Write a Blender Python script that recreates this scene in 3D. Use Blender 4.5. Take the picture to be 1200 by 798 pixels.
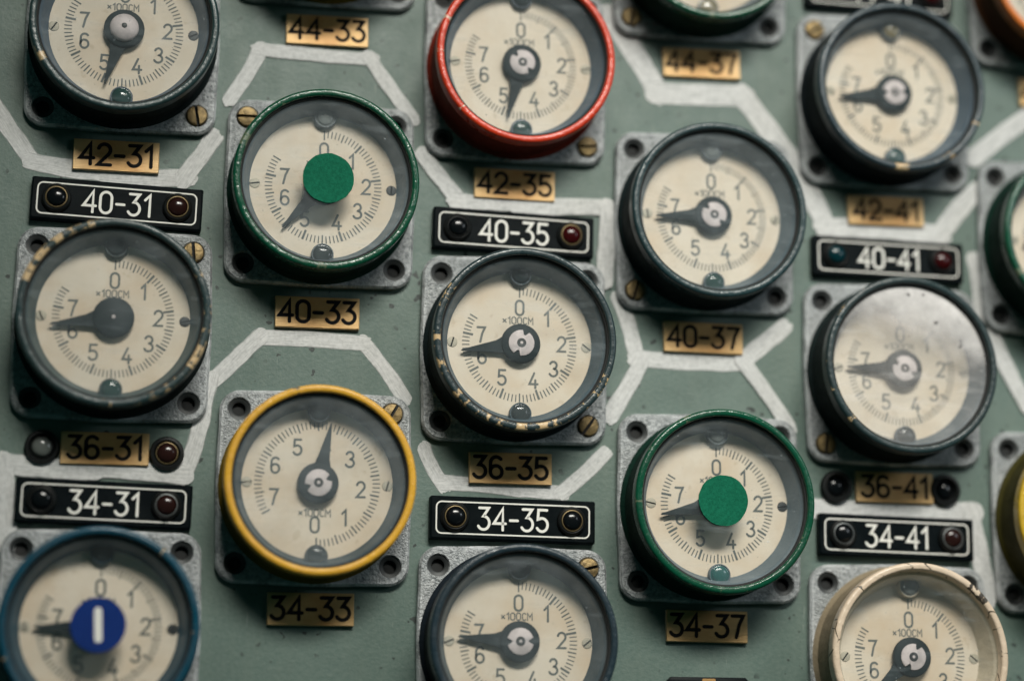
import bpy, bmesh, math, random
from mathutils import Vector, Matrix
random.seed(7)
scene = bpy.context.scene
for o in list(bpy.data.objects): bpy.data.objects.remove(o)
C = scene.collection

# ------------------------------------------------------------------ units: 1 u = spacing of the flange holes = 60 mm
S = 0.06
Z0 = 5.2 * S                      # height of the panel's origin above the panel's lower edge
def W(x, y, z):                   # panel coordinates (right, up, out of the panel) in u -> world metres
    return Vector((x*S, -z*S, y*S + Z0))

# ------------------------------------------------------------------ camera
R = [[0.98065096, -0.00222107, -0.19575179],
     [0.04357024, 0.97733146, 0.20718314],
     [0.19085421, -0.2117033, 0.95851781]]            # rows: right, down, forward in (right, down, into panel)
CP = (-2.83078125, 3.05635251, -14.12072362)
def dirw(v): return Vector((v[0], v[2], -v[1]))
cd = bpy.data.cameras.new('camera'); cam = bpy.data.objects.new('camera', cd); C.objects.link(cam)
rt, dn, fw = (dirw(r) for r in R)
M = Matrix((rt, -dn, -fw)).transposed().to_4x4()
M.translation = W(CP[0], -CP[1], -CP[2])
cam.matrix_world = M
cd.sensor_width = 36; cd.lens = 2581.98/1200*36
cd.clip_start = 0.02; cd.clip_end = 50
cd.dof.use_dof = True; cd.dof.focus_distance = 14.42*S; cd.dof.aperture_fstop = 2.15
scene.camera = cam

# ------------------------------------------------------------------ world and lamps
w = bpy.data.worlds.new('World'); scene.world = w; w.use_nodes = True
bg = w.node_tree.nodes['Background']; bg.inputs[0].default_value = (0.30, 0.88, 0.80, 1); bg.inputs[1].default_value = 0.036
def area(name, pos, target, sx, sy, power, col, spread=180):
    l = bpy.data.lights.new(name, 'AREA'); l.shape = 'RECTANGLE'; l.size = sx*S; l.size_y = sy*S; l.energy = power; l.color = col; l.spread = math.radians(spread)
    o = bpy.data.objects.new(name, l); C.objects.link(o); p = W(*pos); o.location = p
    o.rotation_euler = (W(*target) - p).to_track_quat('-Z', 'Y').to_euler(); return o
area('ceiling_light', (2.6, 10.6, 14.0), (1.9, -1.2, 0), 11, 3.0, 1.98, (1.0, 0.98, 0.90), 55)
area('window_light', (14, 5.5, 13), (1, 0, 0), 4, 4, 1.6, (0.86, 0.94, 1.0))
vs = scene.view_settings; scene.display_settings.display_device = 'sRGB'
vs.view_transform = 'Standard'; vs.look = 'None'; vs.exposure = 0; vs.gamma = 1; vs.use_curve_mapping = False

# ------------------------------------------------------------------ materials
class NT:
    def __init__(s, name):
        s.m = bpy.data.materials.new(name); s.m.use_nodes = True; s.t = s.m.node_tree
        for n in list(s.t.nodes): s.t.nodes.remove(n)
        s.out = s.n('ShaderNodeOutputMaterial')
    def n(s, typ, **kw):
        n = s.t.nodes.new(typ)
        for k, v in kw.items(): setattr(n, k, v)
        return n
    def l(s, a, b): s.t.links.new(a, b)
    def coords(s, vary=True, uv=False):               # local coordinates measured in u, shifted at random per object
        tc = s.n('ShaderNodeTexCoord')
        sc = s.n('ShaderNodeVectorMath', operation='SCALE'); s.l(tc.outputs['Object'], sc.inputs[0]); sc.inputs[3].default_value = 1/S
        if not vary: return sc.outputs[0]
        oi = s.n('ShaderNodeObjectInfo'); mu = s.n('ShaderNodeMath', operation='MULTIPLY'); s.l(oi.outputs['Random'], mu.inputs[0]); mu.inputs[1].default_value = 50
        ad = s.n('ShaderNodeVectorMath', operation='ADD'); s.l(sc.outputs[0], ad.inputs[0]); s.l(mu.outputs[0], ad.inputs[1])
        return ad.outputs[0]
    def noise(s, co, scale, detail=3, rough=.5):
        n = s.n('ShaderNodeTexNoise'); s.l(co, n.inputs['Vector']); n.inputs['Scale'].default_value = scale
        n.inputs['Detail'].default_value = detail; n.inputs['Roughness'].default_value = rough; return n.outputs['Fac']
    def rng(s, v, a, b, c=0., d=1.):
        n = s.n('ShaderNodeMapRange'); s.l(v, n.inputs[0])
        for i, x in enumerate((a, b, c, d)): n.inputs[i+1].default_value = x
        return n.outputs[0]
    def math(s, op, a, b=None):
        n = s.n('ShaderNodeMath', operation=op); n.use_clamp = False
        for i, x in enumerate((a, b)):
            if x is None: continue
            if isinstance(x, (int, float)): n.inputs[i].default_value = x
            else: s.l(x, n.inputs[i])
        return n.outputs[0]
    def mix(s, f, a, b):
        n = s.n('ShaderNodeMix', data_type='RGBA')
        for idx, x in ((0, f), (6, a), (7, b)):
            if isinstance(x, (int, float)): n.inputs[idx].default_value = x
            elif isinstance(x, tuple): n.inputs[idx].default_value = (*x, 1)
            else: s.l(x, n.inputs[idx])
        return n.outputs[2]
    def bump(s, h, dist=.02, strength=.3):
        n = s.n('ShaderNodeBump'); s.l(h, n.inputs['Height']); n.inputs['Strength'].default_value = strength; n.inputs['Distance'].default_value = dist*S
        return n.outputs[0]
    def bsdf(s, col, rough=.5, metal=0., normal=None, coat=0., spec=None, out=True):
        p = s.n('ShaderNodeBsdfPrincipled')
        for k, x in (('Base Color', col), ('Roughness', rough), ('Metallic', metal), ('Coat Weight', coat)):
            if isinstance(x, tuple): p.inputs[k].default_value = (*x, 1)
            elif isinstance(x, (int, float)): p.inputs[k].default_value = x
            else: s.l(x, p.inputs[k])
        p.inputs['Coat Roughness'].default_value = .15
        if spec is not None: p.inputs['Specular IOR Level'].default_value = spec
        if normal is not None: s.l(normal, p.inputs['Normal'])
        if out: s.l(p.outputs[0], s.out.inputs[0])
        return p

def m_plain(name, col, rough=.5, metal=0., coat=0., spec=None):
    t = NT(name); t.bsdf(col, rough, metal, coat=coat, spec=spec); return t.m

def m_panel():
    t = NT('panel_paint'); co = t.coords(False)
    big = t.noise(co, .9, 4); fine = t.noise(co, 34, 4, .7); mid = t.noise(co, 5, 5, .6)
    c = t.mix(t.rng(big, .3, .7), (.055, .100, .084), (.094, .142, .120))
    c = t.mix(t.rng(mid, .35, .75, 0, .5), c, (.058, .098, .080))
    c = t.mix(t.rng(fine, .3, .8, 0, .35), c, (.18, .22, .19))
    mq = t.n('ShaderNodeMapping'); t.l(co, mq.inputs[0]); mq.inputs['Scale'].default_value = (2.6, .5, 1); drip = t.noise(mq.outputs[0], 1.7, 5, .6)
    c = t.mix(t.rng(drip, .48, .72, 0, .45), c, (.125, .165, .135)); c = t.mix(t.rng(t.noise(co, 2.3, 6, .7), .55, .72, 0, .4), c, (.050, .080, .066))
    # scuffs and small dark paint chips gathered in patches
    sp = t.noise(co, 13, 2, .4); patch = t.noise(co, 1.7, 2)
    chip = t.math('MULTIPLY', t.rng(sp, .68, .695), t.rng(patch, .46, .54))
    c = t.mix(chip, c, (.02, .03, .026))
    mp = t.n('ShaderNodeMapping'); t.l(co, mp.inputs[0]); mp.inputs['Scale'].default_value = (9, 1.2, 1.2); mp.inputs['Rotation'].default_value = (0, .5, .3)
    scr = t.noise(mp.outputs[0], 4, 3, .6)
    c = t.mix(t.math('MULTIPLY', t.rng(scr, .69, .74, 0, .45), t.rng(patch, .4, .55)), c, (.22, .26, .23))
    t.bsdf(c, t.rng(mid, .2, .8, .42, .62), 0, t.bump(fine, .012, .25)); return t.m

def m_stroke():
    t = NT('white_brush_paint')
    uv = t.n('ShaderNodeUVMap'); sx = t.n('ShaderNodeSeparateXYZ'); t.l(uv.outputs[0], sx.inputs[0])
    mp = t.n('ShaderNodeMapping'); t.l(uv.outputs[0], mp.inputs[0]); mp.inputs['Scale'].default_value = (.7, 9, 1)
    st = t.noise(mp.outputs[0], 3, 4, .6)
    mp2 = t.n('ShaderNodeMapping'); t.l(uv.outputs[0], mp2.inputs[0]); mp2.inputs['Scale'].default_value = (5, 2.2, 1)
    blot = t.noise(mp2.outputs[0], 1.5, 3, .6)
    c = t.mix(t.rng(st, .3, .7), (.47, .48, .475), (.64, .635, .62))
    v = sx.outputs[1]; e = t.math('SUBTRACT', .5, t.math('ABSOLUTE', t.math('SUBTRACT', v, .5)))   # 0 at the edge .. .5
    e = t.math('ADD', e, t.math('MULTIPLY', t.math('SUBTRACT', st, .5), .14))
    a = t.math('MULTIPLY', t.rng(e, .0, .09), t.rng(t.math('ADD', st, blot), .60, 1.12, .58, .95))
    p = t.bsdf(c, .55, 0, t.bump(st, .008, .12), out=False); tr = t.n('ShaderNodeBsdfTransparent'); mx = t.n('ShaderNodeMixShader')
    t.l(a, mx.inputs[0]); t.l(tr.outputs[0], mx.inputs[1]); t.l(p.outputs[0], mx.inputs[2]); t.l(mx.outputs[0], t.out.inputs[0]); return t.m

def m_flange():
    t = NT('cast_alloy'); co = t.coords()
    f = t.noise(co, 42, 3, .75); g = t.noise(co, 6, 4, .6); b = t.noise(co, 90, 2)
    c = t.mix(t.rng(f, .36, .62), (.115, .128, .132), (.47, .485, .49))
    c = t.mix(t.rng(g, .45, .75, 0, .6), c, (.24, .25, .255))
    c = t.mix(t.rng(t.noise(co, 3.1, 5, .7), .60, .68, 0, .75), c, (.06, .065, .06))
    oi = t.n('ShaderNodeObjectInfo'); c = t.mix(t.rng(oi.outputs['Random'], 0, 1, 0, .45), c, (.20, .215, .22))
    c = t.mix(t.rng(t.noise(co, 1.6, 4, .6), .5, .68, 0, .55), c, (.12, .135, .135))
    lo = t.n('ShaderNodeSeparateXYZ'); t.l(t.coords(False), lo.inputs[0]); m_ = t.math('MAXIMUM', t.math('ABSOLUTE', lo.outputs[0]), t.math('ABSOLUTE', lo.outputs[1]))
    c = t.mix(t.math('MULTIPLY', t.rng(m_, .595, .625), t.rng(g, .4, .6)), c, (.55, .57, .58))     # edges rubbed bright
    t.bsdf(c, t.rng(f, .3, .7, .38, .6), .35, t.bump(t.math('ADD', f, b), .02, .45)); return t.m

CH = (.52, .37, .20)
def m_enamel(name, col, chips=0., cdir=None, dark=None, rough=.3, chipcol=CH, grime=.5, spec=None, two=None):
    t = NT(name); co = t.coords(); lo = t.coords(False)
    g = t.noise(co, 4, 5, .65); f = t.noise(co, 26, 3, .6)
    dk = dark or tuple(x*.55 for x in col)
    c = t.mix(t.rng(g, .40, .72, 0, grime), col, dk)
    c = t.mix(t.rng(f, .52, .8, 0, .22), c, tuple(min(1, x*1.4+.006) for x in col))
    if chipcol == (.05, .04, .03):                       # old cream paint has crazed
        vo = t.n('ShaderNodeTexVoronoi', feature='DISTANCE_TO_EDGE'); t.l(co, vo.inputs['Vector']); vo.inputs['Scale'].default_value = 4.5
        c = t.mix(t.math('MULTIPLY', t.rng(vo.outputs['Distance'], .012, .022, 1, 0), t.rng(g, .47, .53)), c, (.07, .055, .035))
    if chips:
        # paint knocked off along the outer edge of the lip, in strips that come and go round the ring
        sz = t.n('ShaderNodeSeparateXYZ'); t.l(lo, sz.inputs[0])
        an = t.math('ARCTAN2', sz.outputs[1], sz.outputs[0])
        oi = t.n('ShaderNodeObjectInfo'); cb = t.n('ShaderNodeCombineXYZ'); t.l(an, cb.inputs[0]); t.l(oi.outputs['Random'], cb.inputs[1])
        along = t.noise(cb.outputs[0], 2.6, 4, .7); fine = t.noise(co, 34, 4, .65)
        wd = t.rng(along, .62-.35*chips, .72-.25*chips, -.012, .018)
        if cdir:
            d = t.n('ShaderNodeVectorMath', operation='DOT_PRODUCT'); t.l(lo, d.inputs[0]); L_ = math.hypot(*cdir); d.inputs[1].default_value = (cdir[0]/L_, cdir[1]/L_, 0)
            dv = d.outputs['Value']
            if two:
                d2 = t.n('ShaderNodeVectorMath', operation='DOT_PRODUCT'); t.l(lo, d2.inputs[0]); L_ = math.hypot(*two); d2.inputs[1].default_value = (two[0]/L_, two[1]/L_, 0)
                dv = t.math('MAXIMUM', dv, t.math('SUBTRACT', d2.outputs['Value'], .12))
            wd = t.math('SUBTRACT', wd, t.rng(dv, .10, .42, .028, 0))
        k = t.math('SUBTRACT', wd, t.math('ABSOLUTE', t.math('SUBTRACT', sz.outputs[2], .363)))
        k = t.rng(t.math('ADD', k, t.math('MULTIPLY', t.math('SUBTRACT', fine, .5), .062)), 0, .0015)
        c = t.mix(k, c, chipcol)
    t.bsdf(c, t.rng(g, .3, .75, rough-.08, rough+.2), 0, t.bump(t.math('ADD', f, t.math('MULTIPLY', g, 2.5)), .018, .24), spec=spec); return t.m

def m_face():
    t = NT('ivory_dial'); co = t.coords(); g = t.noise(co, 2.2, 5, .6); f = t.noise(co, 20, 3, .6)
    c = t.mix(t.rng(g, .35, .7), (.71, .63, .515), (.62, .535, .415))
    c = t.mix(t.rng(f, .5, .85, 0, .3), c, (.55, .47, .33))
    c = t.mix(t.rng(t.noise(co, 7, 2, .4), .74, .78, 0, .35), c, (.42, .33, .2))
    oi = t.n('ShaderNodeObjectInfo'); c = t.mix(t.rng(oi.outputs['Random'], 0, 1, 0, .5), c, (.60, .535, .43))
    c = t.mix(t.rng(t.noise(co, 1.9, 5, .6), .46, .66, 0, .6), c, (.56, .42, .27))
    c = t.mix(t.rng(t.noise(co, 11, 3, .5), .66, .72, 0, .3), c, (.38, .28, .17))
    t.bsdf(c, .6); return t.m

def m_print():
    t = NT('dial_print'); oi = t.n('ShaderNodeObjectInfo'); n = t.noise(t.coords(), 5, 3)
    c = t.mix(t.math('MULTIPLY', t.rng(oi.outputs['Random'], .2, 1), t.rng(n, .35, .7, .3, 1)), (.065, .080, .075), (.15, .155, .135)); t.bsdf(c, .6); return t.m

def m_glass(name, dust=.05, patch=None):
    t = NT(name); co = t.coords(); lo = t.coords(False)
    lw = t.n('ShaderNodeLayerWeight'); lw.inputs[0].default_value = .5
    fr = t.math('ADD', t.math('MULTIPLY', t.math('POWER', lw.outputs['Facing'], 5.0), .7), .035)
    g = t.noise(co, 3, 5, .65)
    tr = t.n('ShaderNodeBsdfTransparent'); gl = t.n('ShaderNodeBsdfGlossy'); gl.inputs['Roughness'].default_value = .06
    mx = t.n('ShaderNodeMixShader'); t.l(fr, mx.inputs[0]); t.l(tr.outputs[0], mx.inputs[1]); t.l(gl.outputs[0], mx.inputs[2])
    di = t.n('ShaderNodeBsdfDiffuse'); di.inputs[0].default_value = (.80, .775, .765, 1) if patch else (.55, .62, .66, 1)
    mp = t.n('ShaderNodeMapping'); t.l(co, mp.inputs[0]); mp.inputs['Scale'].default_value = (1.2, 5.5, 1); mp.inputs['Rotation'].default_value = (0, 0, .6)
    sm = t.noise(mp.outputs[0], 1.6, 5, .65); oi = t.n('ShaderNodeObjectInfo')
    d = t.math('MULTIPLY', t.rng(g, .3, .75, dust*.4, dust*1.5), t.rng(oi.outputs['Random'], 0, 1, .6, 1.7))
    d = t.math('ADD', d, t.rng(sm, .54, .72, 0, dust*1.6))  # besides dust, the bluish smears paint a faint reflection haze
    d = t.math('MAXIMUM', d, t.rng(t.noise(co, 38, 2, .5), .745, .76, 0, .30))
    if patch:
        n2 = t.noise(co, 7, 5, .6)  # bright patch: dust together with a window reflection painted as diffuse white
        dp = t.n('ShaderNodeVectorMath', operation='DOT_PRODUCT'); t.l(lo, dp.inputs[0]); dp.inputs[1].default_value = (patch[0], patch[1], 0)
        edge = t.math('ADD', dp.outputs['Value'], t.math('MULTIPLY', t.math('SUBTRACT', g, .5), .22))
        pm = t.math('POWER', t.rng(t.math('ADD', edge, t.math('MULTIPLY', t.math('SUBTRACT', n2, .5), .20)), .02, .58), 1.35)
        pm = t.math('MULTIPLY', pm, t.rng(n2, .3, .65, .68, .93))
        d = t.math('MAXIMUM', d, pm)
    m2 = t.n('ShaderNodeMixShader'); t.l(d, m2.inputs[0]); t.l(mx.outputs[0], m2.inputs[1]); t.l(di.outputs[0], m2.inputs[2])
    last = m2.outputs[0]
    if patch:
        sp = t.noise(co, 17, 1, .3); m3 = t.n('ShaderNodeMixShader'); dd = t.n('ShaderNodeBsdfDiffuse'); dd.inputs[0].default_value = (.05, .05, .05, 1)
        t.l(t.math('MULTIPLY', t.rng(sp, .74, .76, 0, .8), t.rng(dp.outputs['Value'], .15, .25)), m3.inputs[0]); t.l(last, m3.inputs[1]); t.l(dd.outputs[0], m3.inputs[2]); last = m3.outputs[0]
    t.l(last, t.out.inputs[0]); return t.m

def m_brass_plate():
    t = NT('tarnished_brass_plate'); co = t.coords(); g = t.noise(co, 5, 5, .6)
    mp = t.n('ShaderNodeMapping'); t.l(co, mp.inputs[0]); mp.inputs['Scale'].default_value = (2, 30, 2); f = t.noise(mp.outputs[0], 6, 3)
    c = t.mix(t.rng(g, .33, .7), (.47, .285, .105), (.36, .175, .05))
    c = t.mix(t.rng(f, .4, .8, 0, .3), c, (.47, .32, .15))
    ob = t.n('ShaderNodeSeparateXYZ'); t.l(t.coords(False), ob.inputs[0]); ends = t.math('ABSOLUTE', ob.outputs[0])
    c = t.mix(t.math('MULTIPLY', t.rng(ends, .10, .27), t.rng(g, .3, .6, .1, .7)), c, (.50, .36, .18))
    c = t.mix(t.rng(t.noise(co, 14, 4, .7), .66, .74, 0, .5), c, (.24, .14, .06))
    t.bsdf(c, .42, .35, t.bump(f, .01, .2)); return t.m

def m_screw():
    t = NT('old_brass'); co = t.coords(); g = t.noise(co, 22, 4, .6)
    t.bsdf(t.mix(t.rng(g, .35, .7), (.27, .19, .08), (.10, .07, .032)), .5, .55, t.bump(g, .02, .4)); return t.m

def m_black():
    t = NT('black_plastic_plate'); co = t.coords(); g = t.noise(co, 7, 5, .65)
    t.bsdf(t.mix(t.rng(g, .4, .75), (.002, .004, .005), (.006, .009, .010)), .42, 0, t.bump(g, .01, .2), spec=.05); return t.m

def m_hub():
    t = NT('turned_hub_metal'); co = t.coords(); g = t.noise(co, 14, 4, .6)
    t.bsdf(t.mix(t.rng(g, .4, .7), (.58, .52, .515), (.42, .38, .375)), .68, .1, t.bump(g, .01, .3)); return t.m

def m_paper(name, a, b):
    t = NT(name); co = t.coords(); g = t.noise(co, 40, 5, .8); h = t.noise(co, 5, 3)
    c = t.mix(t.rng(g, .35, .7), a, b); t.bsdf(t.mix(t.rng(h, .4, .8, 0, .35), c, tuple(x*.7 for x in a)), .75, 0, t.bump(g, .012, .35), spec=.12); return t.m

MAT = dict(panel=m_panel(), stroke=m_stroke(), flange=m_flange(), face=m_face(), glass=m_glass('cover_glass', .036),
    glassC=m_glass('clean_cover_glass', .010), glassM=m_glass('dusty_glare_glass', .06, (.30, .95)), brass=m_brass_plate(), screw=m_screw(), black=m_black(), hub=m_hub(),
    edge=m_plain('pale_cut_edge', (.52, .43, .29), .5), ink=m_plain('engraving_black', (.007, .007, .007), .7, spec=.1), dial_ink=m_print(),
    white=m_plain('white_lettering', (.70, .69, .64), .55), pointer=m_plain('pointer_black', (.011, .019, .021), .6, spec=.15),
    hole=m_plain('blackened_steel', (.022, .025, .025), .5, .3), void=m_plain('hole_bottom', (.006, .007, .007), .8),
    greenpaper=m_paper('green_paper', (.0, .080, .042), (.006, .150, .082)), bluepaper=m_paper('blue_plastic', (.004, .022, .135), (.007, .034, .18)),
    bezel=m_plain('lamp_bezel_black', (.006, .007, .007), .4, spec=.2), ringgold=m_plain('brass_ring', (.17, .125, .06), .45, .6), ringgrey=m_plain('steel_ring', (.14, .15, .15), .45, .6),
    lens_black=m_plain('lens_black', (.004, .005, .006), .16, 0, 0, .3), lens_red=m_plain('lens_red', (.030, .0025, .003), .16, 0, 0, .3), lens_teal=m_plain('lens_teal', (.002, .022, .028), .16, 0, 0, .3),
    lens_brown=m_plain('lens_brown', (.018, .007, .006), .16, 0, 0, .3), lens_grey=m_plain('lens_grey', (.12, .13, .12), .2, 0, .2),
    bead_clear=m_plain('bead_clear', (.17, .19, .185), .22, 0, .1), bead_dark=m_plain('bead_dark', (.018, .027, .029), .12, 0, 0, .3), bead_green=m_plain('bead_green', (.005, .036, .030), .12, 0, 0, .3),
    bead_grey=m_plain('bead_grey', (.038, .048, .050), .12, 0, 0, .3), bead_teal=m_plain('bead_teal', (.010, .085, .080), .2, 0, .2), bead_amber=m_plain('bead_amber', (.17, .14, .07), .1, 0, .5),
    faceScrew=m_plain('dull_screw', (.40, .37, .29), .6, .2))

# ------------------------------------------------------------------ mesh helpers (all in u, x right, y up, z out)
class MB:
    def __init__(s): s.v = []; s.f = []; s.m = []; s.uv = None
    def add(s, vs, fs, mi=0):
        b = len(s.v); s.v += [tuple(p) for p in vs]
        for f in fs: s.f.append(tuple(b+i for i in f)); s.m.append(mi)
    def loft(s, rings, mi=0, cap0=False, cap1=True):
        n = len(rings[0]); vs = [p for r in rings for p in r]; fs = []
        for k in range(len(rings)-1):
            for i in range(n):
                j = (i+1) % n; fs.append((k*n+i, k*n+j, (k+1)*n+j, (k+1)*n+i))
        if cap0: fs.append(tuple(reversed(range(n))))
        if cap1: fs.append(tuple((len(rings)-1)*n+i for i in range(n)))
        s.add(vs, fs, mi)
    def lathe(s, prof, n=64, mi=0, cx=0, cy=0, cap0=False, cap1=False):
        s.loft([[(cx+r*math.cos(2*math.pi*i/n), cy+r*math.sin(2*math.pi*i/n), z) for i in range(n)] for r, z in prof], mi, cap0, cap1)
    def ribbon(s, pts, wd, z, mi=0, cap=True):
        pts = [Vector(p) for p in pts]; n = len(pts); L = []; Rr = []
        closed = (pts[0]-pts[-1]).length < 1e-6
        for i in range(n):
            a = pts[i-1] if i else (pts[-2] if closed else pts[0]); b = pts[i+1] if i < n-1 else (pts[1] if closed else pts[-1])
            d1 = (pts[i]-a); d2 = (b-pts[i])
            if d1.length < 1e-9: d1 = d2
            if d2.length < 1e-9: d2 = d1
            d1 = d1.normalized(); d2 = d2.normalized()
            t = d1+d2
            if t.length < 1e-6: t = d2
            t.normalize(); k = max(.45, t.dot(d2)); nn = Vector((-t.y, t.x))*(wd/2/k)
            L.append(pts[i]+nn); Rr.append(pts[i]-nn)
        vs = [(p.x, p.y, z) for p in L]+[(p.x, p.y, z) for p in Rr]
        fs = [(n+i, n+i+1, i+1, i) for i in range(n-1)]
        s.add(vs, fs, mi)
        if cap and not closed:
            for p, q in ((pts[0], pts[1]), (pts[-1], pts[-2])):
                d = (p-q).normalized(); a0 = math.atan2(d.y, d.x)
                arc = [(p.x+wd/2*math.cos(a0+a), p.y+wd/2*math.sin(a0+a), z) for a in [(-.5+k/6)*math.pi for k in range(7)]]
                s.add(arc, [tuple(range(7))], mi)
    def build(s, name, mats, sharp=35):
        me = bpy.data.meshes.new(name); me.from_pydata([(x*S, y*S, z*S) for x, y, z in s.v], [], s.f)
        for p, mi in zip(me.polygons, s.m): p.material_index = mi; p.use_smooth = True
        for m in mats: me.materials.append(m)
        me.update(); me.set_sharp_from_angle(angle=math.radians(sharp)); return me

def rrect(w, h, r, z, n=6, bow=0):
    out = []
    for cx, cy, a0 in ((w-r, h-r, 0), (-w+r, h-r, 90), (-w+r, -h+r, 180), (w-r, -h+r, 270)):
        for k in range(n+1):
            a = math.radians(a0+90*k/n); out.append((cx+r*math.cos(a), cy+r*math.sin(a)))
    if bow:                                            # subdivide the sides and let them belly slightly
        pts = []; m = len(out)
        for i in range(m):
            p, q = out[i], out[(i+1) % m]; pts.append(p)
            if math.hypot(q[0]-p[0], q[1]-p[1]) > r:
                for k in range(1, 8):
                    t = k/8; x = p[0]+(q[0]-p[0])*t; y = p[1]+(q[1]-p[1])*t; b = bow*math.sin(math.pi*t)**2
                    if abs(q[0]-p[0]) > abs(q[1]-p[1]): y += b*(1 if y > 0 else -1)
                    else: x += b*(1 if x > 0 else -1)
                    pts.append((x, y))
        out = pts
    return [(x, y, z) for x, y in out]

def arc(cx, cy, rx, ry, a0, a1, n=14):
    return [(cx+rx*math.cos(math.radians(a0+(a1-a0)*k/n)), cy+ry*math.sin(math.radians(a0+(a1-a0)*k/n))) for k in range(n+1)]
# stroke lettering, each glyph in a box of height 1: (width, strokes)
GL = {
 '0': (.56, [arc(.28, .72, .28, .28, 0, 180)+arc(.28, .28, .28, .28, 180, 360)+[(.56, .72)]]),
 '1': (.30, [[(.02, .76), (.26, 1.0), (.26, 0)]]),
 '2': (.56, [arc(.28, .72, .27, .28, 165, -25)+[(.46, .50), (.0, 0), (.56, 0)]]),
 '3': (.55, [[(.03, 1), (.50, 1), (.24, .62)]+arc(.24, .31, .30, .31, 85, -150)]),
 '3r': (.55, [arc(.26, .76, .24, .24, 160, -80)+arc(.25, .26, .29, .265, 80, -155)]),
 '4': (.60, [[(.46, 0), (.46, 1.0), (.0, .30), (.60, .30)]]),
 '4d': (.58, [[(.34, 1.0), (.0, .26), (.58, .26)], [(.42, .52), (.42, 0)]]),
 '5': (.54, [[(.50, 1), (.07, 1), (.04, .56)]+arc(.25, .31, .29, .31, 120, -150)]),
 '6': (.56, [[(.50, .90)]+arc(.29, .72, .27, .28, 55, 180)+arc(.28, .29, .275, .29, 180, 540-8, 24)]),
 '7': (.54, [[(.0, 1), (.54, 1), (.34, .58), (.20, 0)]]),
 '-': (.42, [[(.02, .46), (.40, .46)]]),
 'x': (.50, [[(.05, .2), (.45, .65)], [(.45, .2), (.05, .65)]]),
 'C': (.48, [arc(.26, .70, .24, .28, 35, 180)+arc(.26, .28, .24, .28, 180, 325)]),
 'M': (.62, [[(.0, 0), (.0, 1), (.31, .42), (.62, 1), (.62, 0)]]),
}
def text(mb, s, cx, cy, h, wd, z, mi=1, gap=.2, xs=1.0):
    toks = []; i = 0
    while i < len(s):
        if i+1 < len(s) and s[i:i+2] in GL: toks.append(s[i:i+2]); i += 2
        else: toks.append(s[i]); i += 1
    tot = sum(GL[t][0] for t in toks)*xs + gap*(len(toks)-1); x = cx-tot*h/2; y = cy-h/2
    for t in toks:
        gw, st = GL[t]
        for k, q in enumerate(st): mb.ribbon([(x+p[0]*xs*h, y+p[1]*h) for p in q], wd, z+k*.0012, mi)
        x += (gw*xs+gap)*h

def link(name, me, parent=None, mats=None):
    o = bpy.data.objects.new(name, me); C.objects.link(o)
    if parent: o.parent = parent
    if mats:
        for i, m in enumerate(mats):
            if m: o.material_slots[i].link = 'OBJECT'; o.material_slots[i].material = m
    return o
def place(o, x, y, z, roll=0):
    o.location = W(x, y, z); o.rotation_euler = (Matrix.Rotation(math.radians(90), 3, 'X') @ Matrix.Rotation(math.radians(roll), 3, 'Z')).to_euler()
def tag(o, label, cat, group=None):
    o['label'] = label; o['category'] = cat
    if group: o['group'] = group
def thing(name, label, cat, group, x, y, z, roll=0):
    o = bpy.data.objects.new(name, None); C.objects.link(o); o.empty_display_size = .01
    place(o, x, y, z, roll); tag(o, label, cat, group); return o

PZ = -.06                                              # the panel's surface; z = 0 is the top of the flanges
# ------------------------------------------------------------------ the panel and its painted lines
mb = MB(); mb.loft([rrect(7.2, 5.2, .02, -.25, 2), rrect(7.2, 5.2, .02, 0, 2)], 0, True, True)
panel = link('control_panel', mb.build('control_panel', [MAT['panel']])); place(panel, 0, 0, PZ); panel['kind'] = 'structure'

LINES = {
'S1': (.125, [(-3.607, 1.714), (-3.208, 1.138), (-2.699, 1.064), (-2.21, 1.066), (-2.056, 1.357)]),
'S2': (.105, [(-1.929, 1.648), (-1.753, 1.995), (-0.988, 2.000), (-0.715, 1.581)]),
'S3': (.125, [(-0.612, 1.334), (-0.392, 1.031), (0.05, 1.012), (0.647, 1.022), (0.644, 0.533)]),
'S4': (.165, [(0.688, 2.423), (1.021, 1.895), (1.635, 1.890), (2.097, 1.339)]),
'S4b': (.15, [(2.095, 1.253), (2.225, 0.981), (3.065, 0.972), (3.345, 1.293)]),
'S4c': (.15, [(3.858, 1.959), (3.367, 1.556)]),
'S5': (.13, [(0.734, 0.389), (0.86, -0.016), (1.617, -0.001), (1.882, 0.25)]),
'S5b': (.12, [(0.872, -0.033), (0.685, -0.41)]),
'S5c': (.12, [(1.614, -0.002), (1.908, -0.441)]),
'S6': (.11, [(-0.743, -0.338), (-1.011, 0.016), (-1.692, 0.012), (-2.045, -0.312)]),
'S6b': (.115, [(-2.005, -0.275), (-2.055, -0.558), (-2.171, -0.908)]),
'S7': (.13, [(-2.172, -0.897), (-2.728, -0.892), (-3.272, -0.866), (-3.262, -1.385)]),
'S8': (.11, [(-0.59, -0.693), (-0.463, -0.913), (0.336, -0.935), (0.618, -0.674)]),
'S9': (.14, [(2.064, -0.985), (3.233, -1.000), (3.301, -1.575)]),
'S10': (.12, [(3.436, 0.254), (3.669, -0.225)]),
'S11': (.11, [(3.308, 0.804), (3.36, 0.392)]),
}
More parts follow.
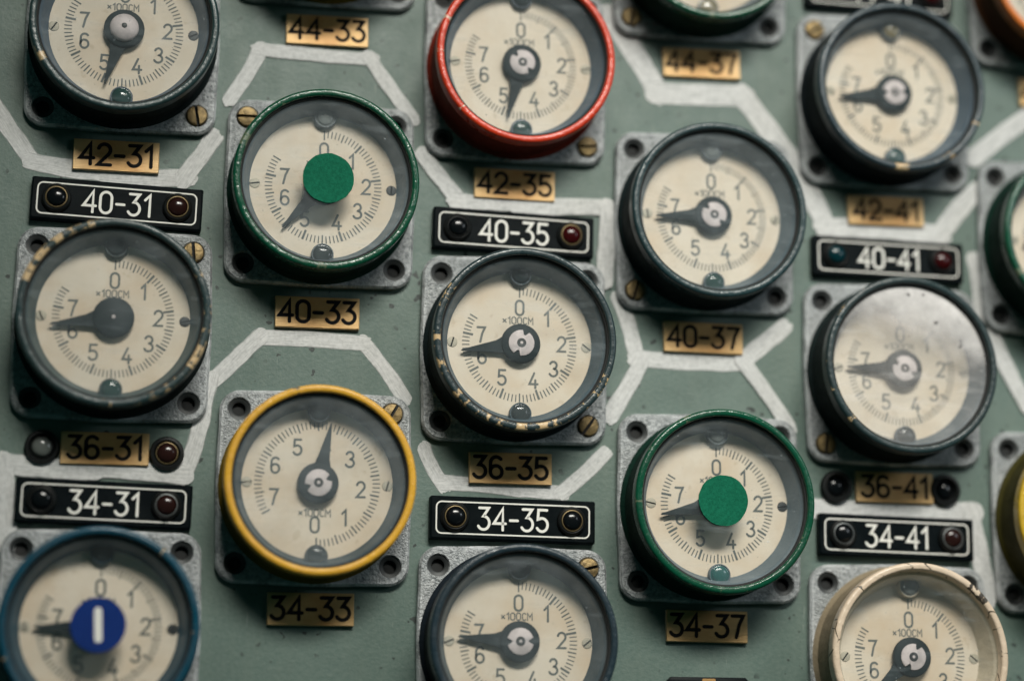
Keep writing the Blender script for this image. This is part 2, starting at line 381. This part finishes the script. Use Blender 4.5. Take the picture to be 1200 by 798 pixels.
def brush(vs, fs, uvs, p, q, wd, z, rnd):
    p = Vector(p); q = Vector(q); d = (q-p); L = d.length; d.normalize(); nn = Vector((-d.y, d.x)); e = wd*.42
    nL = max(10, int(L/.035)); nW = 14; b = len(vs); u0 = rnd.random()*40
    wob = [rnd.uniform(-1, 1) for _ in range(60)]
    def wv(k, t): i = int(t); f = t-i; return wob[(i+k) % 60]*(1-f)+wob[(i+1+k) % 60]*f
    for i in range(nL+1):
        t = i/nL
        for j in range(nW+1):
            v = j/nW; c = 2*v-1
            ee = e*1.35*math.sqrt(max(0, 1-abs(c)**2.1)); a = -ee + t*(L+2*ee)        # rounded brush ends
            a += (wv(30+j//3, 0)*.010 if i == 0 else 0)+(wv(44+j//3, 0)*.010 if i == nL else 0)
            off = c*wd/2*(1+.07*wv(7, t*5)) + .003*wv(0 if c > 0 else 17, t*nL*.5)*abs(c) + .012*math.sin(t*3.1+u0)
            x = p+d*a+nn*off; vs.append((x.x, x.y, z)); uvs.append((u0+a/wd*.5, v))
    for i in range(nL):
        for j in range(nW): s = b+i*(nW+1)+j; fs.append((s, s+nW+1, s+nW+2, s+1))
rnd = random.Random(3); lv = 0
for key, (wd, pts) in LINES.items():
    vs, fs, uvs = [], [], []
    for k in range(len(pts)-1):
        brush(vs, fs, uvs, pts[k], pts[k+1], wd*rnd.uniform(.93, 1.07), .0025+.0015*k+lv*.006, rnd)
    lv = (lv+1) % 3
    me = bpy.data.meshes.new('painted_line'); me.from_pydata([(x*S, y*S, z*S) for x, y, z in vs], [], fs); me.materials.append(MAT['stroke'])
    ul = me.uv_layers.new(name='UVMap')
    for lp in me.loops: ul.data[lp.index].uv = uvs[lp.vertex_index]
    link('painted_line', me, panel)

# ------------------------------------------------------------------ dial gauge: shared meshes
HR = .072
def flange_mesh():
    bm = bmesh.new(); edges = []
    def ring(pts, close=True):
        vs = [bm.verts.new([c*S for c in p]) for p in pts]
        return vs, [bm.edges.new((vs[i], vs[(i+1) % len(vs)])) for i in range(len(vs))]
    def wall(a, b):
        n = len(a)
        for i in range(n): bm.faces.new((a[i], a[(i+1) % n], b[(i+1) % n], b[i]))
    r0, _ = ring(rrect(.625, .625, .135, PZ+.001, 8, .012)); r1, _ = ring(rrect(.625, .625, .135, -.014, 8, .012)); r2, e2 = ring(rrect(.611, .611, .122, 0, 8, .012))
    wall(r0, r1); wall(r1, r2); edges += e2
    for sx in (-.5, .5):
        for sy in (-.5, .5):
            def cr(r, z): return [(sx+r*math.cos(2*math.pi*k/28), sy+r*math.sin(2*math.pi*k/28), z) for k in range(28)]
            a, ea = ring(cr(HR+.006, 0)); b, _ = ring(cr(HR, -.006)); c, _ = ring(cr(HR, -.057)); edges += ea; wall(b, a); wall(c, b)
    bmesh.ops.triangle_fill(bm, use_beauty=True, edges=edges, normal=(0, 0, 1))
    me = bpy.data.meshes.new('flange'); bm.normal_update(); bm.to_mesh(me); bm.free(); me.materials.append(MAT['flange'])
    me.polygons.foreach_set('use_smooth', [True]*len(me.polygons)); me.set_sharp_from_angle(angle=math.radians(30)); return me
FL = flange_mesh()
mb = MB(); mb.lathe([(HR-.001, -.012), (.052, -.016), (.043, -.022), (.043, -.052)], 28, 0); mb.lathe([(.043, -.0525), (.002, -.053)], 28, 1, cap1=True)
HOLE = mb.build('screw_hole', [MAT['hole'], MAT['void']])
def screw_mesh(r=.069, sl=.010, z0=-.008, h=.034, mats=None, name='flange_screw'):
    mb = MB(); mb.lathe([(r*.98, z0-.03), (r*.98, z0+.006)], 28, 1, cap1=True)
    for s in (1, -1):
        a0 = math.asin(sl/r)
        def half(rr, z):
            aa = math.asin(min(.99, sl/rr)); pts = [(rr*math.cos(aa+(math.pi-2*aa)*k/14), rr*math.sin(aa+(math.pi-2*aa)*k/14)*s, z) for k in range(15)]
            return pts if s > 0 else pts[::-1]
        mb.loft([half(r, z0), half(r, z0+h*.55), half(r*.9, z0+h*.88), half(r*.6, z0+h)], 0, False, True)
    return mb.build(name, mats)
SCREW = screw_mesh(mats=[MAT['screw'], MAT['void']])
FSCREW = screw_mesh(.035, .005, .154, .012, [MAT['faceScrew'], MAT['hole']], 'dial_screw')

mb = MB(); mb.lathe([(.625, -.002), (.612, .012), (.596, .03), (.592, .09), (.592, .245), (.600, .262), (.600, .30)], 96)
HOUSING = mb.build('housing', [MAT['flange']], 25)
def rimprof():
    p = [(.598, .262), (.607, .270), (.6105, .285), (.6105, .345)]
    for k in range(1, 9): a = math.radians(90*k/8); p.append((.5885+.022*math.cos(a), .352+.022*math.sin(a)))
    for k in range(1, 9): a = math.radians(90+90*k/8); p.append((.578+.016*math.cos(a), .358+.016*math.sin(a)))
    return p+[(.562, .342), (.556, .322)]
mb = MB(); mb.lathe(rimprof(), 112); RIM = mb.build('rim', [MAT['flange']], 50)
# sloping wall between rim and dial, with a round boss for the lamp at top and bottom
mb = MB(); mb.lathe([(.557, .322), (.553, .305), (.538, .296), (.530, .285), (.500, .176), (.487, .162), (.482, .1545)], 96, 0)
for sy in (1, -1):
    mb.lathe([(.074, .155), (.074, .197), (.070, .203), (.066, .203), (.064, .196)], 32, 0, 0, sy*.468)
WALL = mb.build('inner_wall', [MAT['flange']], 40)
def bead():
    mb = MB(); mb.lathe([(.0635, .19), (.0635, .198), (.056, .1985)]+[(.055*math.cos(math.radians(a)), .200+.016*math.sin(math.radians(a))) for a in (0, 15, 30, 45, 60, 72, 84)], 32, 0, cap1=True)
    return mb.build('dial_lamp', [MAT['bead_clear']], 60)
BEAD = bead()
mb = MB(); mb.lathe([(.5655, .345), (.562, .3475), (.552, .343), (.546, .336), (.546, .3305)], 96); GASKET = mb.build('gasket', [MAT['void']], 60)
mb = MB(); mb.lathe([(.553, .318), (.553, .330)], 96, 0, cap0=True, cap1=True); GLASS = mb.build('cover_glass', [MAT['glass']])

def face_mesh(flip):
    FZ = .16; mb = MB(); mb.lathe([(.497, FZ-.012), (.497, FZ)], 96, 0, cap1=True)
    ro = .405 if flip else .386; z = FZ+.0012
    for k in range(0, 76):
        a = math.radians(k*4.0); a = math.pi-a if flip else a
        maj = k % 10 == 0; mid = k % 5 == 0
        ri = ro-(.068 if maj else (.058 if mid else .049)); wd = .0150 if maj else (.0095 if mid else .0075)
        if k == 0: wd = .010; ri = ro-.066
        if flip and mid: wd = .0105; ri = ro-.060
        mb.ribbon([(ri*math.sin(a), ri*math.cos(a)), (ro*math.sin(a), ro*math.cos(a))], wd, z, 1, False)
    if flip:
        P = {'0': (-.012, -.262), '1': (.176, -.212), '2': (.28, -.027), '3r': (.208, .166), '4d': (.05, .245), '5': (-.132, .234), '6': (-.272, .113), '7': (-.277, -.090)}; u = (-.015, -.186)
    else:
        P = {'0': (.0, .250), '1': (.183, .184), '2': (.284, .016), '3r': (.230, -.153), '4d': (.094, -.237), '5': (-.118, -.224), '6': (-.252, -.086), '7': (-.258, .058)}; u = (-.012, .163)
    for g, (x, y) in P.items(): text(mb, g, x, y,   .098, .0150, z, 1, .2, .95)
    text(mb, 'x100CM', u[0], u[1], .045, .0078, z, 1, .25, 1.08)
    return mb.build('dial_face', [MAT['face'], MAT['dial_ink']])
FACE = face_mesh(False); FACEF = face_mesh(True)

def pointer_mesh(hr):
    mb = MB(); z0, z1 = .186, .202
    pts = [(hr*math.cos(math.radians(a)), hr*math.sin(math.radians(a))) for a in range(112, 429, 6)]          # round hub, open towards +y
    left = [(.039, .165), (.028, .24), (.016, .32), (.005, .394), (0, .402)]
    pts = [p for p in pts] + left + [(-x, y) for x, y in left[-2::-1]]
    a = [(x, y, z0) for x, y in pts]; b = [(x, y, z1) for x, y in pts]
    mb.loft([a, b], 0, True, True)
    mb.lathe([(.03, .155), (.03, z0)], 20, 0)
    return mb.build('pointer', [MAT['pointer']])
PTR = pointer_mesh(.132)
mb = MB(); mb.lathe([(.128, .202), (.128, .214), (.118, .220)], 48, 0, cap1=True); HUBDARK = mb.build('hub_collar', [MAT['pointer']])
# light metal hub cap with two notches and a dimple
mb = MB(); pr = []
for k in range(144):
    a = 2*math.pi*k/144; d = min(abs((a-0.0+math.pi) % (2*math.pi)-math.pi), abs((a-math.pi+math.pi) % (2*math.pi)-math.pi))
    pr.append((a, .086-(.032*math.sqrt(max(0, 1-(d/.23)**2)) if d < .23 else 0)))
mb.loft([[(r*math.cos(a), r*math.sin(a), .2185) for a, r in pr], [(r*math.cos(a), r*math.sin(a), .228) for a, r in pr], [((r-.005)*math.cos(a), (r-.005)*math.sin(a), .231) for a, r in pr]], 0, False, True)
mb.lathe([(.031, .2315), (.029, .2335), (.014, .2335)], 24, 1, cap1=True); mb.lathe([(.010, .2345), (.003, .2355)], 16, 0, cap1=True)
CAP = mb.build('hub_cap', [MAT['hub'], MAT['hole']])
mb = MB(); mb.lathe([(.094, .2185), (.094, .226)]+[(.094*math.cos(math.radians(a)), .226+.045*math.sin(math.radians(a))) for a in (15, 30, 45, 60, 75, 86)], 48, 0, cap1=True)
mb.lathe([(.018, .2712), (.012, .2735)], 20, 1, cap1=True)
DOME = mb.build('hub_dome', [MAT['hub'], MAT['hole']], 60)
mb = MB(); mb.lathe([(.012, .220), (.006, .224)], 16, 0, cap1=True); PIN = mb.build('hub_pin', [MAT['hub']])
def sticker(rad, bar, seed):
    rr = random.Random(seed); mb = MB(); n = 30; pr = [(2*math.pi*k/n, rad*(1+rr.uniform(-.012, .012))) for k in range(n)]
    if bar: pr = [(2*math.pi*k/64, rad) for k in range(64)]
    mb.loft([[(r*math.cos(a), r*math.sin(a), z) for a, r in pr] for z in (.3305, .338 if not bar else .35)], 0, True, True)
    if bar: mb.ribbon([(-.004, .085), (.004, -.085)], .048, .3512, 1)
    return mb.build('marker_disc', [MAT['bluepaper'] if bar else MAT['greenpaper'], MAT['white']], 20)

RIMS = dict(
 darkA=m_enamel('dark_green_slate_enamel', (.018, .042, .043), .36, (-1, .5)), darkB=m_enamel('chipped_slate_enamel', (.020, .040, .042), .50, (.85, -.5), two=(-.8, .6)),
 blue=m_enamel('blue_enamel', (.001, .050, .085), .2), green=m_enamel('green_enamel', (.003, .062, .031), .25, None, None, .22, (.10, .13, .08)),
 yellow=m_enamel('yellow_enamel', (.62, .335, .030), .3, (.2, 1), (.45, .21, .02), .32, (.14, .11, .06)), red=m_enamel('red_enamel', (.56, .040, .010), .35, (-1, -.2), (.36, .022, .008), .28, (.55, .40, .30)),
 darkG=m_enamel('worn_slate_enamel', (.018, .034, .038), .54, (.1, -1), two=(-1, -.2)), darkH=m_enamel('navy_slate_enamel', (.014, .028, .038), 0), darkJ=m_enamel('sea_slate_enamel', (.017, .040, .045), 0),
 darkM=m_enamel('black_green_enamel', (.016, .032, .034), .34, (-1, .0)), darkL=m_enamel('grey_slate_enamel', (.018, .036, .046), .34, (.55, -.8)), cream=m_enamel('cream_enamel', (.62, .50, .38), .35, (1, .2), (.48, .36, .25), .32, (.05, .04, .03)),
 olive=m_enamel('mustard_enamel', (.52, .34, .025), 0), orange=m_enamel('orange_enamel', (.62, .16, .02), 0))
SHADED_BODY = {k: m_enamel('shaded_body_'+k, c, 0, None, None, .6, grime=.7, spec=.12) for k, c in dict(darkA=(.010, .016, .016), darkB=(.012, .018, .018), blue=(.002, .028, .045), green=(.004, .024, .016), yellow=(.13, .085, .010), red=(.16, .020, .010),
 darkG=(.010, .017, .018), darkH=(.009, .014, .020), darkJ=(.010, .018, .019), darkM=(.009, .016, .016), darkL=(.009, .014, .017), cream=(.26, .21, .14), olive=(.045, .040, .008), orange=(.08, .03, .012)).items()}  # rim paints darkened: shade on the housing sides put into the colour
WALLS = dict(slate=m_enamel('wall_slate', (.050, .082, .102), 0, rough=.4, grime=.3), blue=m_enamel('wall_blue_grey', (.052, .086, .122), 0, rough=.4, grime=.3), green=m_enamel('wall_green_grey', (.034, .062, .064), 0, rough=.4, grime=.3),
 dark=m_enamel('wall_dark_slate', (.028, .050, .061), 0, rough=.4, grime=.3), pale=m_enamel('wall_pale_grey', (.095, .128, .146), 0, rough=.4, grime=.3), teal=m_enamel('wall_teal', (.003, .042, .070), 0, rough=.35), cream=m_enamel('wall_cream', (.50, .44, .33), 0, rough=.35))
G_GAUGE = 'round dial gauges mounted on the green panel'
corner = {'TL': (-.5, .5), 'TR': (.5, .5), 'BL': (-.5, -.5), 'BR': (.5, -.5)}
GAUGES = [  # x, y, rim, wall, pointer angle (clockwise from up), hub, screws {corner: slot angle}, top bead, bottom bead, label
 (-2.656, 1.990, 'darkA', 'blue', 196.4, 'dome', {'BR': 100}, 'dark', 'green', 'dark gauge with a shiny domed hub, above the 42-31 brass plate'),
 (-2.648, 0.053, 'darkB', 'green', 261.5, 'dark', {'TR': 95}, 'grey', 'green', 'slate gauge with a plain dark hub and heavily chipped rim, above the 36-31 plate'),
 (-2.657, -1.912, 'blue', 'teal', 269.9, 'blue', {}, 'dark', 'dark', 'blue rimmed gauge with a blue disc and white bar on its glass'),
 (-1.322, 1.005, 'green', 'pale', 221.9, 'green', {'TL': 0}, 'clear', 'grey', 'green rimmed gauge with a green paper disc, above the 40-33 brass plate'),
 (-1.320, -0.969, 'yellow', 'dark', 11.5, 'cap', {'TR': 60}, 'dark', 'grey', 'yellow rimmed gauge with upside-down scale, above the 34-33 brass plate'),
 (0.005, 1.942, 'red', 'blue', 193.9, 'cap', {'BR': 5}, 'dark', 'green', 'bright red rimmed gauge above the 42-35 brass plate'),
 (0.000, 0.000, 'darkG', 'slate', 261.5, 'cap', {'BR': 55}, 'dark', 'grey', 'slate gauge with rim worn to bare metal, between the 40-35 and 36-35 plates'),
 (-0.004, -1.951, 'darkH', 'dark', 273.9, 'cap', {'TR': 15}, 'dark', 'dark', 'navy gauge cut by the lower edge, below the black 34-35 plate'),
 (1.327, 2.911, 'green', 'pale', 150, 'cap', {'BL': 80}, 'clear', 'amber', 'green rimmed gauge cut by the upper edge, above the 44-37 brass plate'),
 (1.335, 0.950, 'darkJ', 'slate', 267.2, 'cap', {'BL': 75}, 'clear', 'green', 'dark slate gauge with unmarked hub, above the 40-37 brass plate'),
 (1.337, -1.025, 'green', 'pale', 258.8, 'green', {}, 'clear', 'teal', 'green rimmed gauge with a green paper disc, above the 34-37 brass plate'),
 (2.665, 1.911, 'darkL', 'blue', 263.6, 'cap', {'TL': 30}, 'amber', 'green', 'blurred dark gauge above the 42-41 brass plate'),
 (2.664, -0.059, 'darkM', 'slate', 270.2, 'cap', {'BL': 85}, 'clear', 'grey', 'dark gauge with white dust and painted window glare on its glass, above the 36-41 plate'),
 (2.651, -2.007, 'cream', 'cream', 228.7, 'cap', {}, 'clear', 'grey', 'cream rimmed gauge below the black 34-41 plate'),
 (3.986, 0.906, 'green', 'slate', 265, 'cap', {}, 'clear', 'grey', 'green rimmed gauge cut by the right edge, beside the 40-41 plate'),
 (3.992, -1.054, 'olive', 'slate', 265, 'cap', {}, 'clear', 'grey', 'mustard yellow gauge cut by the right edge, right of the 34-41 plate'),
 (-1.320, 2.962, 'yellow', 'slate', 270, 'cap', {}, 'clear', 'amber', 'yellow gauge mostly above the frame, over the 44-33 brass plate'),
 (3.980, 2.870, 'orange', 'slate', 270, 'cap', {}, 'clear', 'grey', 'orange rimmed gauge in the upper right corner'),
]
NOTCH = {(-1, -1): 22, (0, 2): -48, (0, 0): 68, (0, -2): 2, (1, 1): -45, (3, 2): 5, (3, 0): -30, (3, -2): 62}     # where the hub notches point
for i, (x, y, rim, wall, ang, hub, scr, tb, bb, lab) in enumerate(GAUGES):
    t = thing('dial_gauge', lab, 'gauge', G_GAUGE, x, y, 0)
    fo = link('flange', FL, t)
    for k, (cx, cy) in corner.items():
        c = link('flange_screw' if k in scr else 'screw_hole', SCREW if k in scr else HOLE, fo)
        c.location = (cx*S, cy*S, 0)
        if k in scr: c.rotation_euler.z = math.radians(scr[k])
    link('housing', HOUSING, t, [SHADED_BODY[rim]]); link('rim', RIM, t, [RIMS[rim]])
    if rim != 'cream': link('gasket', GASKET, t)
    wl = link('inner_wall', WALL, t, [WALLS[wall]])
    for sy, b in ((1, tb), (-1, bb)):
        o = link('dial_lamp', BEAD, wl, [MAT['bead_'+b]]); o.location = (0, sy*.468*S, 0)
    fc = link('dial_face', FACEF if rim == 'yellow' and y < 0 else FACE, t)
    for sx in (-1, 1):
        o = link('dial_screw', FSCREW, fc, [MAT['hole' if (sx > 0 and hub != 'cap') else 'faceScrew']]); o.location = (sx*.452*S, 0, 0); o.rotation_euler.z = random.uniform(0, 3)
    p = link('pointer', PTR, t); p.rotation_euler.z = -math.radians(ang)
    link('hub_collar', HUBDARK, p)
    if hub == 'dome': h = link('hub_dome', DOME, p)
    elif hub == 'dark': h = link('hub_pin', PIN, p)
    else: h = link('hub_cap', CAP, p); h.rotation_euler.z = math.radians(ang+NOTCH.get((round(x), round(y)), 30))
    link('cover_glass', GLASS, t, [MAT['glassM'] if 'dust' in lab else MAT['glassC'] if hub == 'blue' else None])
    if hub in ('green', 'blue'):
        s = link('marker_disc', sticker(.168, hub == 'blue', i), t)
        s.location = ((.013 if y > 0 else -.008)*S, (.012 if y > 0 else .005)*S, 0)

# ------------------------------------------------------------------ brass nameplates
GOLD = [('44-33', -1.296, 2.162, .73), ('42-31', -2.67, 1.191, .04), ('40-33', -1.323, .198, .38), ('42-35', .003, 1.154, -.34), ('44-37', 1.338, 2.116, 1.0), ('42-41', 2.665, 1.119, .63),
 ('40-37', 1.318, .147, -.18), ('36-31', -2.665, -.755, .34), ('34-33', -1.325, -1.751, .18), ('36-35', -.021, -.797, .21), ('36-41', 2.659, -.841, -.13), ('34-37', 1.311, -1.811, -.39), ('44-43', 3.995, 2.068, 0)]
for s, x, y, a in GOLD:
    mb = MB(); mb.loft([rrect(.279, .105, .004, .0005, 2), rrect(.279, .105, .004, .029, 2)], 2, True, False); mb.loft([rrect(.279, .105, .004, .029, 2), rrect(.275, .101, .004, .035, 2)], 0, False, True)
    text(mb, s, 0, .004, .140, .0245, .0362, 1, .21, 1.02)
    o = link('brass_nameplate', mb.build('brass_nameplate', [MAT['brass'], MAT['ink'], MAT['edge']], 30)); place(o, x, y, PZ, a)
    tag(o, ('small brass plate engraved %s in black' % s) if s != '44-43' else 'small brass plate cut off by the right edge, under the orange gauge', 'nameplate', 'brass nameplates')

# ------------------------------------------------------------------ black plates with two lamps
def lamp_meshes():
    a = MB(); a.lathe([(.096, 0), (.096, .014), (.090, .024), (.080, .028), (.074, .026), (.066, .014)], 40, 0, cap0=True, cap1=True)
    r = MB(); r.lathe([(.072, .020), (.072, .034), (.069, .0365), (.0655, .0365), (.0645, .022)], 40, 0)
    l = MB(); l.lathe([(.064, .010), (.064, .024)]+[(.0625*math.cos(math.radians(q)), .024+.030*math.sin(math.radians(q))) for q in (12, 25, 38, 52, 66, 78, 87)], 40, 0, cap1=True)
    return a.build('indicator_lamp', [MAT['bezel']], 40), r.build('lamp_ring', [MAT['ringgold']], 40), l.build('lens', [MAT['lens_black']], 60)
LB, LR, LL = lamp_meshes()
BLACK = [('40-31', -2.652, .858, -1.65, ('black', 'gold'), ('brown', 'gold'), 'with two dark lamps in brass rings'), ('40-35', -.007, .809, -1.27, ('black', None), ('red', 'gold'), 'with black left and red right lamp'),
 ('40-41', 2.661, .762, -.52, ('teal', None), ('red', None), 'with teal left and red right lamp'), ('34-31', -2.656, -1.111, -1.21, ('black', None), ('brown', 'grey'), 'above the blue gauge'),
 ('34-35', -.009, -1.142, -.53, ('black', 'gold'), ('black', 'gold'), 'with two black lamps, above the navy gauge'), ('34-41', 2.651, -1.184, -.88, ('black', 'grey'), ('brown', 'grey'), 'above the cream gauge'),
 ('44-41', 2.661, 2.728, -.6, ('black', None), ('red', None), None)]
for s, x, y, a, la, lb, lab in BLACK:
    t = thing('indicator_plate', ('black plate lettered %s in white, %s' % (s, lab)) if lab else 'black plate cut by the upper edge, above the 42-41 gauge', 'plate', 'black indicator plates', x, y, PZ, a)
    mb = MB(); mb.loft([rrect(.553, .142, .012, .0005, 3), rrect(.553, .142, .012, .056, 3), rrect(.541, .130, .012, .066, 3)], 0, True, True)
    rr = rrect(.512, .104, .035, 0, 5); mb.ribbon([(p[0], p[1]) for p in rr]+[(rr[0][0], rr[0][1])], .0095, .0672, 1)
    text(mb, s, 0, 0, .142, .0175, .0672, 1, .20, .92)
    link('plate', mb.build('plate', [MAT['black'], MAT['white']], 30), t)
    for sx, (lens, ring) in ((-.39, la), (.39, lb)):
        o = link('indicator_lamp', LB, t); o.location = (sx*S, .004*S, .066*S)
        link('lens', LL, o, [MAT['lens_'+lens]])
        link('lamp_ring', LR, o, [MAT['ring'+ring] if ring else MAT['bezel']])
# single lamps beside two of the brass plates
for x, y, lens, ring, lab in ((-3.059, -.759, 'grey', None, 'round black lamp with pale grey lens, left of the 36-31 plate'), (-2.272, -.774, 'brown', 'gold', 'round black lamp with brass ringed dark lens, right of the 36-31 plate'),
                              (2.243, -.847, 'black', None, 'round black lamp left of the 36-41 plate'), (3.027, -.848, 'black', None, 'round black lamp right of the 36-41 plate')):
    t = thing('indicator_lamp', lab, 'lamp', 'single lamps beside brass plates', x, y, PZ+.001)
    mb = MB(); mb.lathe([(.110, 0), (.110, .035), (.102, .046), (.086, .048), (.076, .040), (.0655, .008)], 40, 0, cap0=True, cap1=True)
    link('bezel', mb.build('bezel', [MAT['bezel']], 40), t)
    o = link('lens', LL, t, [MAT['lens_'+lens]]); o.location.z = (.012 if y > -.8 else -.018)*S
    o = link('lamp_ring', LR, t, [MAT['ring'+ring] if ring else MAT['bezel']]); o.location.z = (.012 if y > -.8 else -.012)*S
# the plate that just enters at the lower edge
t = thing('label_holder', 'black holder with pale label peeking in at the lower edge, below the 34-37 plate', 'label', None, 1.31, -2.255, PZ)
mb = MB(); mb.loft([rrect(.283, .11, .03, .0005, 1), rrect(.283, .11, .03, .045, 1), rrect(.275, .10, .03, .052, 1)], 0, True, True)
link('holder', mb.build('holder', [MAT['black']], 30), t)
mb = MB(); mb.loft([rrect(.045, .06, .004, .0525, 2), rrect(.045, .06, .004, .057, 2)], 0, True, True)
o = link('paper_label', mb.build('paper_label', [MAT['brass']], 30), t); o.location.y = .04*S
